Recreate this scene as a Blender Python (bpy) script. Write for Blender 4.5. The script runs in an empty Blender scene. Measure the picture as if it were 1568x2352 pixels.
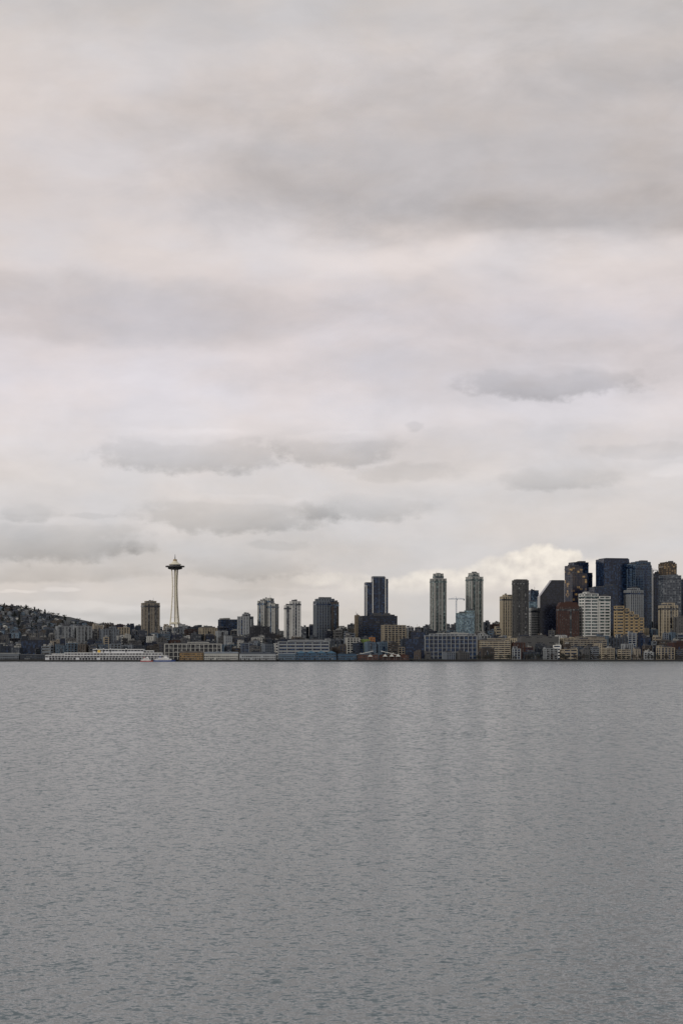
import bpy, math, random
import numpy as np
from mathutils import Vector, Matrix, noise as mnoise
random.seed(7)
R=random.Random(11)
scene=bpy.context.scene
coll=scene.collection
F=4280.0; EYE=14.0; HOR=1503.0
def X(px,d): return (px-784.0)/F*d
def Z(py,d): return EYE+(HOR-py)/F*d
def s2l(c):
    o=[]
    for v in c:
        v=v/255.0
        o.append(v/12.92 if v<=0.04045 else ((v+0.055)/1.055)**2.4)
    return o
# ---------------------------------------------------------------- terrain
def sm(a,b,x):
    t=min(1,max(0,(x-a)/(b-a))); return t*t*(3-2*t)
def elev(x,d):
    e=float(np.interp(d,[3600,3650,3800,4500,6500,12000],[2.6,3.0,9,58,58,40]))
    hx=[-2600,-1400,-1007,-940,-880,-750,-620,-450,-300]
    hz=[148,156,147,143,127,97,86,68,58]
    h=float(np.interp(x,hx,hz))
    e+= (h-58)*sm(4350,5500,d)*(1-sm(6500,9500,d))
    if d>4300:
        e+=3.0*mnoise.noise(Vector((x/140,d/140,0)))*sm(4300,4700,d)
    return e
# ---------------------------------------------------------------- materials
def mat_new(name):
    m=bpy.data.materials.new(name); m.use_nodes=True
    nt=m.node_tree; b=nt.nodes['Principled BSDF']
    return m,nt,b
def wall_mat(name,col,rough=0.85,var=0.25,scale=0.06,k=0.72):
    m,nt,b=mat_new(name)
    col=tuple(c*k for c in col)
    tc=nt.nodes.new('ShaderNodeTexCoord')
    mp=nt.nodes.new('ShaderNodeMapping'); mp.inputs['Scale'].default_value=(1,1,0.35)
    nz=nt.nodes.new('ShaderNodeTexNoise'); nz.inputs['Scale'].default_value=scale; nz.inputs['Detail'].default_value=5
    nt.links.new(tc.outputs['Object'],mp.inputs[0]); nt.links.new(mp.outputs[0],nz.inputs['Vector'])
    oi=nt.nodes.new('ShaderNodeObjectInfo')
    add=nt.nodes.new('ShaderNodeMath'); add.operation='MULTIPLY_ADD'
    nt.links.new(nz.outputs['Fac'],add.inputs[0]); add.inputs[1].default_value=var*2; add.inputs[2].default_value=1-var-0.15
    ad2=nt.nodes.new('ShaderNodeMath'); ad2.operation='MULTIPLY_ADD'
    nt.links.new(oi.outputs['Random'],ad2.inputs[0]); ad2.inputs[1].default_value=0.3; nt.links.new(add.outputs[0],ad2.inputs[2])
    vm=nt.nodes.new('ShaderNodeVectorMath'); vm.operation='SCALE'
    vm.inputs[0].default_value=col; nt.links.new(ad2.outputs[0],vm.inputs['Scale'])
    nt.links.new(vm.outputs[0],b.inputs['Base Color'])
    b.inputs['Roughness'].default_value=rough
    return m
def glass_mat(name,dark,light,frac=0.25,metal=0.0,cell=(3.4,3.4,3.3),rough=0.18):  # paler random cells stand for blinds and for reflections painted into base colour
    m,nt,b=mat_new(name)
    tc=nt.nodes.new('ShaderNodeTexCoord')
    dv=nt.nodes.new('ShaderNodeVectorMath'); dv.operation='DIVIDE'; dv.inputs[1].default_value=cell
    nt.links.new(tc.outputs['Object'],dv.inputs[0])
    ofs=nt.nodes.new('ShaderNodeVectorMath'); ofs.operation='ADD'; ofs.inputs[1].default_value=(.37,.41,.03)
    nt.links.new(dv.outputs[0],ofs.inputs[0])
    fl=nt.nodes.new('ShaderNodeVectorMath'); fl.operation='FLOOR'; nt.links.new(ofs.outputs[0],fl.inputs[0])
    wn=nt.nodes.new('ShaderNodeTexWhiteNoise'); wn.noise_dimensions='3D'
    nt.links.new(fl.outputs[0],wn.inputs['Vector'])
    mr=nt.nodes.new('ShaderNodeMapRange'); mr.inputs['From Min'].default_value=1-frac*1.6; mr.inputs['From Max'].default_value=1.0
    nt.links.new(wn.outputs['Value'],mr.inputs['Value'])
    nz=nt.nodes.new('ShaderNodeTexNoise'); nz.inputs['Scale'].default_value=0.035; nz.inputs['Detail'].default_value=3
    nt.links.new(tc.outputs['Object'],nz.inputs['Vector'])
    m2=nt.nodes.new('ShaderNodeMath'); m2.operation='MULTIPLY_ADD'
    nt.links.new(nz.outputs['Fac'],m2.inputs[0]); m2.inputs[1].default_value=0.7; nt.links.new(mr.outputs[0],m2.inputs[2])
    m3=nt.nodes.new('ShaderNodeMath'); m3.operation='SUBTRACT'; m3.use_clamp=True
    nt.links.new(m2.outputs[0],m3.inputs[0]); m3.inputs[1].default_value=0.34
    mx=nt.nodes.new('ShaderNodeMix'); mx.data_type='RGBA'
    nt.links.new(m3.outputs[0],mx.inputs[0]); mx.inputs[6].default_value=(*dark,1); mx.inputs[7].default_value=(*light,1)
    nt.links.new(mx.outputs[2],b.inputs['Base Color'])
    b.inputs['Metallic'].default_value=metal; b.inputs['Roughness'].default_value=rough
    return m
def simple_mat(name,col,rough=0.6,metal=0.0,ns=0.3,var=0.15):
    m=wall_mat(name,col,rough,var,ns,1.0); m.node_tree.nodes['Principled BSDF'].inputs['Metallic'].default_value=metal
    return m
WM={
 'white':wall_mat('white_painted_concrete',(.70,.70,.68)),
 'offwhite':wall_mat('offwhite_concrete',(.50,.50,.475)),
 'beige':wall_mat('beige_precast',(.40,.345,.26)),
 'khaki':wall_mat('khaki_brick',(.33,.29,.235)),
 'tan':wall_mat('tan_brick',(.25,.205,.15)),
 'brown':wall_mat('brown_brick',(.08,.065,.055)),
 'red':wall_mat('red_brick',(.11,.052,.042)),
 'rust':wall_mat('rust_brick',(.072,.03,.022)),
 'grey':wall_mat('grey_concrete',(.165,.188,.22)),
 'lgrey':wall_mat('light_grey_concrete',(.31,.33,.35)),
 'dgrey':wall_mat('dark_grey_panel',(.036,.048,.07)),
 'black':wall_mat('black_panel',(.008,.010,.018),0.5),
 'navy':wall_mat('navy_panel',(.008,.016,.042),0.4),
 'taupe':wall_mat('taupe_concrete',(.115,.115,.117)),
 'green':wall_mat('green_tinted_panel',(.22,.28,.28)),
 'blue':wall_mat('blue_painted_siding',(.045,.09,.15)),
 'lblue':wall_mat('pale_blue_panel',(.12,.175,.24)),
 'ochre':wall_mat('ochre_siding',(.32,.21,.10)),
 'orange':wall_mat('orange_panel',(.36,.16,.06)),
 'lime':wall_mat('lime_panel',(.24,.34,.08)),
 'gold':wall_mat('gold_stone',(.44,.33,.19)),
}
GM={
 'dark':glass_mat('dark_window_glass',(.006,.008,.014),(.15,.155,.155),.22),
 'blue':glass_mat('blue_window_glass',(.010,.020,.045),(.12,.18,.25),.3,.1),
 'navy':glass_mat('navy_window_glass',(.004,.009,.026),(.026,.055,.12),.34,.1),
 'green':glass_mat('green_window_glass',(.025,.043,.05),(.22,.29,.28),.3,.1),
 'warm':glass_mat('warm_painted_glint_glass',(.008,.013,.034),(.52,.34,.14),.14,.05,(6.5,6.5,4.0)),  # warm glints are painted into the colour of random window cells
 'lblue':glass_mat('pale_blue_glass',(.06,.10,.14),(.26,.36,.42),.5,.2),
 'grey':glass_mat('grey_window_glass',(.018,.024,.038),(.20,.215,.23),.26,.05),
 'gold':glass_mat('mottled_gold_glass',(.02,.018,.016),(.42,.29,.16),.42,.1,(4.5,4.5,3.6)),
}
roofm=wall_mat('roof_membrane',(.08,.083,.095)); roofl=wall_mat('light_roof_membrane',(.30,.30,.29))
metal=simple_mat('galvanised_metal',(.22,.23,.24),.45,.4)
# ---------------------------------------------------------------- mesh helpers
class MB:
    def __init__(s): s.v=[]; s.f=[]; s.m=[]
    def box(s,cx,cy,w,d,z0,z1,mi=0):
        b=len(s.v); x0,x1,y0,y1=cx-w/2,cx+w/2,cy-d/2,cy+d/2
        s.v+=[(x0,y0,z0),(x1,y0,z0),(x1,y1,z0),(x0,y1,z0),(x0,y0,z1),(x1,y0,z1),(x1,y1,z1),(x0,y1,z1)]
        s.f+=[(b,b+3,b+2,b+1),(b+4,b+5,b+6,b+7),(b,b+1,b+5,b+4),(b+1,b+2,b+6,b+5),(b+2,b+3,b+7,b+6),(b+3,b,b+4,b+7)]
        s.m+=[mi]*6
    def prism(s,pts,y0,y1,mi=0):
        b=len(s.v); n=len(pts)
        s.v+=[(p[0],y0,p[1]) for p in pts]+[(p[0],y1,p[1]) for p in pts]
        s.f.append(tuple(range(b,b+n))); s.f.append(tuple(range(b+2*n-1,b+n-1,-1)))
        for i in range(n):
            j=(i+1)%n; s.f.append((b+i,b+n+i,b+n+j,b+j))
        s.m+=[mi]*(n+2)
    def prismz(s,pts,z0,z1,sc=1.0,mi=0):
        b=len(s.v); n=len(pts)
        s.v+=[(p[0],p[1],z0) for p in pts]+[(p[0]*sc,p[1]*sc,z1) for p in pts]
        s.f.append(tuple(range(b+n-1,b-1,-1))); s.f.append(tuple(range(b+n,b+2*n)))
        for i in range(n):
            j=(i+1)%n; s.f.append((b+i,b+j,b+n+j,b+n+i))
        s.m+=[mi]*(n+2)
    def beam(s,a,b_,w,mi=0,w2=None):
        a=Vector(a); c=Vector(b_); dr=(c-a).normalized()
        up=Vector((0,0,1)) if abs(dr.z)<.9 else Vector((0,1,0))
        u=dr.cross(up).normalized(); t=dr.cross(u).normalized()
        w2=w if w2 is None else w2
        b=len(s.v)
        for p,ww in ((a,w),(c,w2)):
            for sx,sy in ((-1,-1),(1,-1),(1,1),(-1,1)):
                s.v.append(tuple(p+u*sx*ww/2+t*sy*ww/2))
        s.f+=[(b,b+1,b+2,b+3),(b+7,b+6,b+5,b+4)]+[(b+i,b+4+i,b+4+(i+1)%4,b+(i+1)%4) for i in range(4)]
        s.m+=[mi]*6
    def lathe(s,prof,n=40,cx=0,cy=0,mi=0):
        b=len(s.v)
        for r,z in prof:
            for k in range(n):
                a=2*math.pi*k/n; s.v.append((cx+r*math.cos(a),cy+r*math.sin(a),z))
        for i in range(len(prof)-1):
            for k in range(n):
                k2=(k+1)%n
                s.f.append((b+i*n+k,b+i*n+k2,b+(i+1)*n+k2,b+(i+1)*n+k)); s.m.append(mi)
        s.f.append(tuple(b+k for k in range(n-1,-1,-1))); s.f.append(tuple(b+(len(prof)-1)*n+k for k in range(n))); s.m+=[mi,mi]
    def mesh(s,name,mats):
        me=bpy.data.meshes.new(name); me.from_pydata(s.v,[],s.f)
        for m in mats: me.materials.append(m)
        if len(mats)>1: me.polygons.foreach_set('material_index',s.m)
        me.update(); return me
def obj(name,me,parent=None,loc=(0,0,0),rot=0.0,label=None,cat=None,group=None,kind=None):
    o=bpy.data.objects.new(name,me); coll.objects.link(o)
    o.location=loc; o.rotation_euler=(0,0,rot)
    if parent: o.parent=parent
    if label: o['label']=label
    if cat: o['category']=cat
    if group: o['group']=group
    if kind: o['kind']=kind
    return o
def empty(name,loc,rot,label,cat,group=None):
    o=obj(name,None,None,loc,rot,label,cat,group); o.empty_display_size=5; return o
# ---------------------------------------------------------------- facades
ST={ # floor height, slab t, inset, pier spacing, pier width, pier protrusion, vertical glazed strips per 10 m
 'punch':(3.3,1.3,.45,4.6,2.0,.06,.25),
 'punch2':(3.2,1.1,.45,6.5,2.6,.06,.4),
 'band':(3.8,1.7,.5,13,1.0,-.15,0),
 'wband':(6.4,2.8,1.4,16,1.6,-.2,0),
 'vert':(3.5,.8,.6,6.0,2.4,.35,0),
 'balc':(3.1,1.0,1.3,9,3.2,-.25,.5),
 'balc2':(3.1,1.2,1.2,7.5,3.0,-.3,.5),
 'curtain':(3.9,.7,.25,7,.6,.05,.2),
 'dcurtain':(4.0,.3,.2,9,.3,.08,.2),
 'grid':(4.6,1.1,.9,7.5,1.7,.1,0),
 'bigrid':(7.5,.8,1.6,8.5,1.2,.1,0),
 'blank':(12,9.0,.3,24,10,.05,0),
}
def volume(W,G,RF,cx,cy,w,d,z0,z1,st,pent=True):
    fh,t,ins,sp,pw,pp,vs=ST[st]
    G.box(cx,cy,w-2*ins,d-2*ins,z0,z1-.3)
    n=max(1,int(round((z1-z0)/fh))); fh=(z1-z0)/n
    for i in range(n):
        z=z0+i*fh; W.box(cx,cy,w,d,z,z+t)
    W.box(cx,cy,w+.12,d+.12,z1-.5,z1+.9)
    for ax in (0,1):
        L=w if ax==0 else d; D=d if ax==0 else w
        k=max(1,int(round(L/sp)))
        for j in range(k+1):
            p=-L/2+pw/2+(L-pw)*j/k
            th=ins+.2
            for sg in (-1,1):
                q=sg*(D/2+pp+.011*ax-th/2)
                if ax==0: W.box(cx+p,cy+q,pw,th,z0,z1-.2)
                else: W.box(cx+q,cy+p,th,pw,z0,z1-.2)
        if vs>0 and z1-z0>12:
            m=int(L/10*vs+R.random()*.9)
            for j in range(m):
                sw_=R.uniform(2.6,4.6); p=-L/2+(j+.5+R.uniform(-.15,.15))*L/m
                a0=z0+R.uniform(2,6); a1=z1-R.choice([1.2,1.6,4.5,8])
                for sg in (-1,1):
                    q=sg*(D/2+.42)
                    if ax==0: G.box(cx+p,cy+q-sg*.3,sw_,.9,a0,a1)
                    else: G.box(cx+q-sg*.3,cy+p,.9,sw_,a0,a1)
    if z1-z0>75:
        G.box(cx,cy,w+.9,d+.9,z1-8.5,z1-5.2)
    RF.box(cx,cy,w-.9,d-.9,z1-.1,z1+.35)
    if pent and w>9:
        for k in range(R.randint(2,4)):
            pw_=R.uniform(.10,.38)*w; pd=R.uniform(.2,.5)*d
            RF.box(cx+R.uniform(-.3,.3)*w,cy+R.uniform(-.2,.2)*d,pw_,pd,z1+.3,z1+R.uniform(1.8,4.8))
        if R.random()<.45:
            ax_=cx+R.uniform(-.3,.3)*w
            RF.box(ax_,cy,.4,.4,z1+.3,z1+R.uniform(5,10))
occ=[]
def building(name,label,vols,depth,wall,glass,st,yaw=20,ratio=.8,pent=True,roof=roofm,cat='building',group=None,z0=None):
    xa=min(v[0] for v in vols); xb=max(v[1] for v in vols)
    xc=X((xa+xb)/2,depth)
    zb=elev(xc,depth)-4 if z0 is None else z0
    th=math.radians(yaw); c,s=math.cos(th),math.sin(abs(th))
    e=empty(name,(xc,depth,zb),th,label,cat,group)
    W,G,RF=MB(),MB(),MB()
    for v in vols:
        dd=depth+(v[3] if len(v)>3 else 0); sty=v[4] if len(v)>4 else st
        A=(v[1]-v[0])/F*dd
        w=A/(c+ratio*s); d=w*ratio
        if d>60: d=60; w=(A-60*s)/c
        wx=X((v[0]+v[1])/2,dd)-xc; wy=dd-depth
        lx=wx*math.cos(th)+wy*math.sin(th); ly=-wx*math.sin(th)+wy*math.cos(th)
        volume(W,G,RF,lx,ly,w,d,0,Z(v[2],dd)-zb,sty,pent)
    obj('wall',W.mesh('wall',[WM[wall]]),e)
    obj('window',G.mesh('window',[GM[glass]]),e)
    obj('roof',RF.mesh('roof',[roof]),e)
    occ.append((xa,xb,depth))
    return e
B=building
# ---- tall towers
B('apartment_tower','grey tan apartment tower with stacked balconies',[(323,368,1386,0),(331,360,1381.5,4)],4150,'khaki','dark','balc2',18,.8)
B('apartment_tower','pale grey stepped tower with dark window stripes',[(545,582,1417,0),(556,575,1411,5),(566,582,1424,-8)],4180,'lgrey','navy','balc2',-22)
B('apartment_tower','off-white apartment tower with darker glass flank',[(591,614,1381,0),(603,629,1375.5,9),(612,640,1388,2)],4200,'offwhite','blue','balc2',-25,.9)
B('apartment_tower','white concrete apartment tower with stepped roofline',[(652,668,1391,0),(664,691,1382,6)],4120,'white','grey','punch2',20,.8)
B('apartment_tower','grey glass tower with vertical piers',[(719,758,1382,0),(723,768,1376.5,12)],4220,'grey','navy','vert',15)
B('apartment_tower','brown brick tower wing beside a grey tower',[(759,778,1384,0)],4205,'brown','blue','balc2',15)
B('office_building','black glass podium building with flat roof',[(823,912,1416,0),(848,906,1413,10),(826,880,1432,-20)],4120,'black','navy','band',12,.5)
B('apartment_tower','slim white tower with glass balconies',[(987,1025,1330,0),(994,1018,1318.5,3)],4160,'offwhite','green','balc',20,.9)
B('apartment_tower','slim white tower with glass balconies beside crane',[(1069,1109,1326,0),(1075,1100,1317,3)],4230,'offwhite','green','balc',24,.9)
B('office_building','pale green glass office block',[(1047,1089,1409,0),(1066,1089,1403,6)],4080,'green','lblue','curtain',15,.7)
B('office_tower','beige tower with tall dark window strips',[(1148,1176,1371,0),(1154,1176,1367,4)],4180,'beige','dark','vert',10,.9)
B('apartment_tower','dark taupe apartment tower with dense windows',[(1176,1213,1334,0),(1180,1210,1332,2)],4080,'taupe','dark','balc2',12,.8,pent=False)
B('office_tower','blue glass tower behind a white block',[(1213,1236,1357,0)],4330,'navy','blue','curtain',15)
B('office_tower','pale blue glass block',[(1210,1236,1383,0)],4260,'lblue','lblue','curtain',12)
B('apartment_building','white mid-rise block with dark windows',[(1215,1238,1398,0)],4140,'white','grey','band',12)
B('office_tower','blue black glass tower with painted golden window glints',[(1297,1337,1301,0),(1300,1347,1318,-8)],4240,'navy','warm','curtain',22)
B('office_tower','dark navy glass tower with flat roof',[(1306,1350,1293,0),(1316,1359,1317,12)],4380,'navy','navy','dcurtain',18)
B('apartment_building','white and green condominium with broad floor bands',[(1329,1373,1365,0),(1366,1401,1371,5),(1338,1364,1361,10)],4020,'white','green','wband',20,.8)
B('office_tower','massive dark navy glass tower',[(1370,1442,1286,0),(1376,1440,1284,3)],4330,'navy','navy','dcurtain',14,.8,pent=False)
B('office_tower','dark blue box tower with thin floor lines',[(1353,1417,1350,0),(1385,1415,1346,8)],4150,'dgrey','navy','curtain',12,.7)
B('office_tower','blue glass tower with pale floor lines',[(1440,1495,1300,0),(1449,1493,1292,6),(1440,1470,1297,-6)],4300,'lblue','navy','curtain',24,.8)
B('office_tower','grey glass tower with pale piers',[(1433,1476,1357,0),(1440,1468,1352,5)],4160,'lgrey','navy','vert',22,.8)
B('apartment_building','golden tan block with stepped sloping top',[(1410,1432,1393,0),(1430,1444,1399,1.5),(1442,1455,1406,3),(1453,1466,1413,5),(1464,1478,1420,6.5)],4000,'gold','dark','wband',12,1.0,pent=False)
B('office_tower','narrow dark glass tower',[(1499,1514,1318,0)],4340,'black','navy','dcurtain',10)
B('office_tower','mottled gold and brown patterned tower',[(1513,1552,1296,0),(1516,1549,1293,3)],4360,'brown','gold','grid',14,.8)
B('office_tower','grey tower with pale edge bands',[(1514,1562,1323,0)],4220,'grey','grey','curtain',10,.7)
B('office_tower','dark narrow glass tower with flat roof',[(1561,1590,1332,0)],4300,'dgrey','navy','curtain',10)
B('apartment_building','beige stone block with square windows',[(1513,1555,1392,0),(1520,1548,1386,5)],4030,'beige','dark','punch2',12)
B('apartment_building','brown brick block with rows of windows',[(1548,1590,1418,0)],3990,'taupe','dark','punch',12)
# mid-rise named
B('office_building','beige office building with window grid',[(875,932,1437,0)],3960,'beige','dark','grid',14,.5)
B('office_building','long dark blue grey building with slim pale columns',[(974,1094,1461,0),(985,1090,1457,14)],3720,'lgrey','navy','bigrid',0,.35,roof=roofl)
B('office_building','dark glass office wing with flat roof',[(943,976,1453,0),(930,975,1468,-15)],3740,'navy','navy','curtain',0,.6)
B('office_building','plain grey concrete hall with few openings',[(1188,1281,1463,0)],3800,'taupe','dark','blank',10,.4)
B('office_building','pale terraced block with long balconies',[(1100,1172,1473,0),(1118,1168,1468,10)],3700,'beige','dark','band',6,.3)
B('office_building','long beige terraced block with ribbon windows',[(1296,1392,1470,0),(1320,1388,1464,10)],3760,'khaki','dark','band',6,.3)
B('office_building','black glass building with flat roof',[(47,116,1471,0)],3760,'black','navy','curtain',8,.5)
B('apartment_building','grey apartment building with arched roofline',[(125,168,1440,0),(133,160,1437,6)],4050,'lgrey','grey','balc2',20)
B('apartment_building','grey apartment building with stacked bays',[(170,213,1440,0),(178,205,1437,6)],4060,'lgrey','dark','balc2',20)
B('apartment_building','dark concrete apartment building',[(228,275,1447,0),(250,268,1441,8)],4010,'grey','dark','punch2',18)
B('office_building','black office block with small windows',[(573,620,1440,0)],4020,'black','dark','punch',18)
B('office_building','dark grey block with white rooftop units',[(500,546,1424,0)],4330,'dgrey','navy','curtain',15,roof=roofl)
B('apartment_building','cream apartment building with bay windows',[(455,500,1443,0)],4140,'beige','dark','punch2',20)
B('warehouse','white framed industrial building with square openings',[(377,510,1480,0),(430,480,1476,8)],3690,'offwhite','dark','bigrid',4,.3)
B('office_building','long pale office building with ribbon windows',[(637,757,1475,0),(660,745,1472,10)],3660,'lgrey','navy','wband',4,.3)
B('apartment_building','pale building with lime and orange panels',[(792,826,1466,0)],3790,'offwhite','dark','grid',10)
B('apartment_building','lime green panelled block',[(828,849,1470,0)],3800,'lime','dark','punch',10)
B('apartment_building','orange panelled block with small windows',[(847,861,1465,0)],3860,'orange','dark','punch',10)
B('office_building','brown glass block on a podium',[(814,826,1414,0)],4180,'tan','warm','vert',10)
def navy_tower():
    d=4200; zb=elev(X(864,d),d)-4
    e=empty('office_tower',(X(864,d),d,zb),math.radians(8),'dark navy twin slab tower with white vertical fins','building')
    W,G=MB(),MB()
    def rel(px): return X(px,d)-X(864,d)
    for a,b,t in ((838,852.5,1339),(854.5,882,1325),(883.5,889,1331)):
        RF=MB()
        volume(W,G,RF,(rel(a)+rel(b))/2,R.uniform(-1,1),rel(b)-rel(a),26,0,Z(t,d)-zb,'dcurtain',False)
        obj('roof',RF.mesh('roof',[roofm]),e)
    for px,t in ((853.5,1330),(883,1326),(839,1345)):
        FN=MB(); FN.box(rel(px),-13.6,1.7,2.0,0,Z(t,d)-zb); obj('fin',FN.mesh('fin',[WM['white']]),e)
    FN=MB(); FN.box(rel(868),-13.3,rel(882)-rel(855),.5,Z(1327,d)-zb,Z(1324.2,d)-zb)
    FN.box(rel(868),-13.4,.7,.6,0,Z(1326.5,d)-zb); obj('trim',FN.mesh('trim',[WM['grey']]),e)
    obj('wall',W.mesh('wall',[WM['navy']]),e); obj('window',G.mesh('window',[GM['navy']]),e)
    occ.append((836,890,d))
navy_tower()
def wedge():
    d=4120; c=X(1265,d); zb=elev(c,d)-4
    e=empty('office_tower',(c,d,zb),math.radians(3),'black glass tower with sloping wedge roof','building')
    r=lambda px:X(px,d)-c; z=lambda py:Z(py,d)-zb
    m=MB(); m.prism([(r(1236.5),0),(r(1293),0),(r(1293),z(1334)),(r(1264),z(1334)),(r(1236.5),z(1371))],-18,18)
    L=MB()
    for k in range(1,24):
        zz=z(1430)+(z(1334)-z(1430))*k/24
        xl=r(1236.5) if zz<z(1371) else r(1236.5)+(zz-z(1371))/(z(1334)-z(1371))*(r(1264)-r(1236.5))
        L.box((xl+r(1293))/2,-18,r(1293)-xl-.4,.24,zz,zz+.35)
    obj('window',m.mesh('window',[glass_mat('black_glass',(.004,.005,.011),(.014,.018,.034),.4)]),e); obj('floor_band',L.mesh('floor_band',[WM['black']]),e)
    RF=MB()
    RF.beam((r(1236.5),-18.2,z(1371)),(r(1264),-18.2,z(1334)+.2),.9); RF.box(r(1278),0,r(1293)-r(1264)-1,34,z(1334),z(1334)+.8)
    obj('roof',RF.mesh('roof',[WM['dgrey']]),e); occ.append((1236,1293,d))
wedge()
def rust():
    d=4010; c=X(1303,d); zb=elev(c,d)-4
    e=empty('office_building',(c,d,zb),math.radians(6),'rust red brick block with chamfered crown','building')
    W,G,RF=MB(),MB(),MB(); w=X(1328,d)-X(1278,d)-2.4
    z=lambda py:Z(py,d)-zb
    volume(W,G,RF,0,0,w,24,0,z(1394),'punch',False)
    RF.prism([(-w/2,z(1394)+.95),(w/2,z(1394)+.95),(w/2-5,z(1384)),(-w/2+5,z(1384))],-11.5,11.5)
    RF.box(2,0,14,8,z(1384),z(1382))
    obj('wall',W.mesh('wall',[WM['rust']]),e); obj('window',G.mesh('window',[GM['dark']]),e); obj('roof',RF.mesh('roof',[WM['rust']]),e)
    occ.append((1278,1328,d))
rust()
# ---- the broad fabric of mid-rise blocks
ex=[-80,0,60,120,130,220,320,370,440,500,560,620,700,780,830,930,990,1040,1090,1150,1200,1290,1400,1500,1640]
ey=[1452,1455,1452,1448,1442,1437,1434,1436,1438,1434,1434,1440,1438,1434,1434,1442,1436,1430,1424,1428,1432,1432,1430,1428,1426]
words={'white':'white','offwhite':'off-white','beige':'beige','khaki':'khaki brick','tan':'tan brick','brown':'brown brick','red':'red brick','grey':'grey concrete','lgrey':'light grey','dgrey':'dark grey','black':'black panelled','navy':'navy blue','taupe':'taupe','green':'pale green','blue':'blue','lblue':'pale blue','rust':'rust brick'}
stw={'punch':'with small square windows','punch2':'with regular punched windows','band':'with ribbon windows','wband':'with deep floor bands','vert':'with vertical piers','balc2':'with stacked balconies','grid':'with a window grid','curtain':'with glass curtain wall'}
pal=['grey','grey','lgrey','offwhite','beige','khaki','taupe','brown','dgrey','dgrey','dgrey','dgrey','black','black','taupe','taupe','navy','navy','lblue','lblue','white','rust']
palR=['beige','khaki','taupe','lgrey','grey','brown','brown','beige','taupe','dgrey','dgrey','lgrey','rust','navy','white']
def row(depth,a,b,off,wmin,wmax,pl,top=None,gap=2,jit=12):
    px=a
    while px<b:
        w=R.uniform(wmin,wmax)
        d=depth+R.uniform(-jit,jit)
        t=(np.interp(px+w/2,ex,ey)+R.uniform(*off)) if top is None else R.uniform(*top)
        clash=any(not(px+w<o[0] or px>o[1]) and abs(d-o[2])<48 for o in occ)
        if not clash and R.random()<.95:
            wc=R.choice(pl); st=R.choice(['punch','punch','punch2','wband','band','vert','balc2','grid','grid','curtain'])
            gl=R.choice(['dark','dark','dark','grey','navy','navy'])
            vols=[(px,px+w,t,0)]
            if R.random()<.5 and w>13:
                q=R.uniform(.3,.6)*w; s=R.choice([px+1,px+w-q-1]); vols.append((s,s+q,t-R.uniform(2,5),R.uniform(3,6)))
            tall=(t<1460)
            building('apartment_building' if st in('punch','punch2','balc2') else 'office_building',
              '%s %s block %s'%(words[wc],'mid-rise' if tall else 'low-rise',stw[st]),
              vols,d,wc,gl,st,yaw=R.choice([18,22,-18,12,28,15]),ratio=R.uniform(.5,.9),roof=R.choice([roofm,roofm,roofl]),group='city blocks along the waterfront')
            occ.pop()
        px+=w+R.uniform(0,gap)
row(4420,-40,1610,(-1,8),12,28,pal)
row(4250,-50,1620,(6,16),12,30,pal)
row(4080,-50,1620,(14,27),12,32,pal)
row(3920,-50,1620,(25,38),12,32,pal)
row(3805,-50,930,(36,48),12,34,pal)
row(3815,1096,1620,(32,48),12,38,palR,gap=5)
row(3700,1174,1620,None,12,38,palR,(1476,1490),gap=5,jit=6)
row(3650,1096,1620,None,14,46,palR,(1488,1500),gap=10,jit=4)
row(3650,-50,104,None,12,28,['grey','lgrey','dgrey','lblue'],(1484,1496))
row(3700,110,380,None,12,30,['grey','brown','dgrey','taupe','lblue'],(1477,1488))
row(3700,515,640,None,12,30,['grey','brown','dgrey','taupe'],(1477,1490))
row(3700,760,940,None,12,28,['brown','grey','dgrey','taupe','lblue'],(1476,1492))
row(3655,950,1092,None,14,36,['dgrey','grey','taupe','brown'],(1496,1502),gap=8,jit=6)
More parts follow.
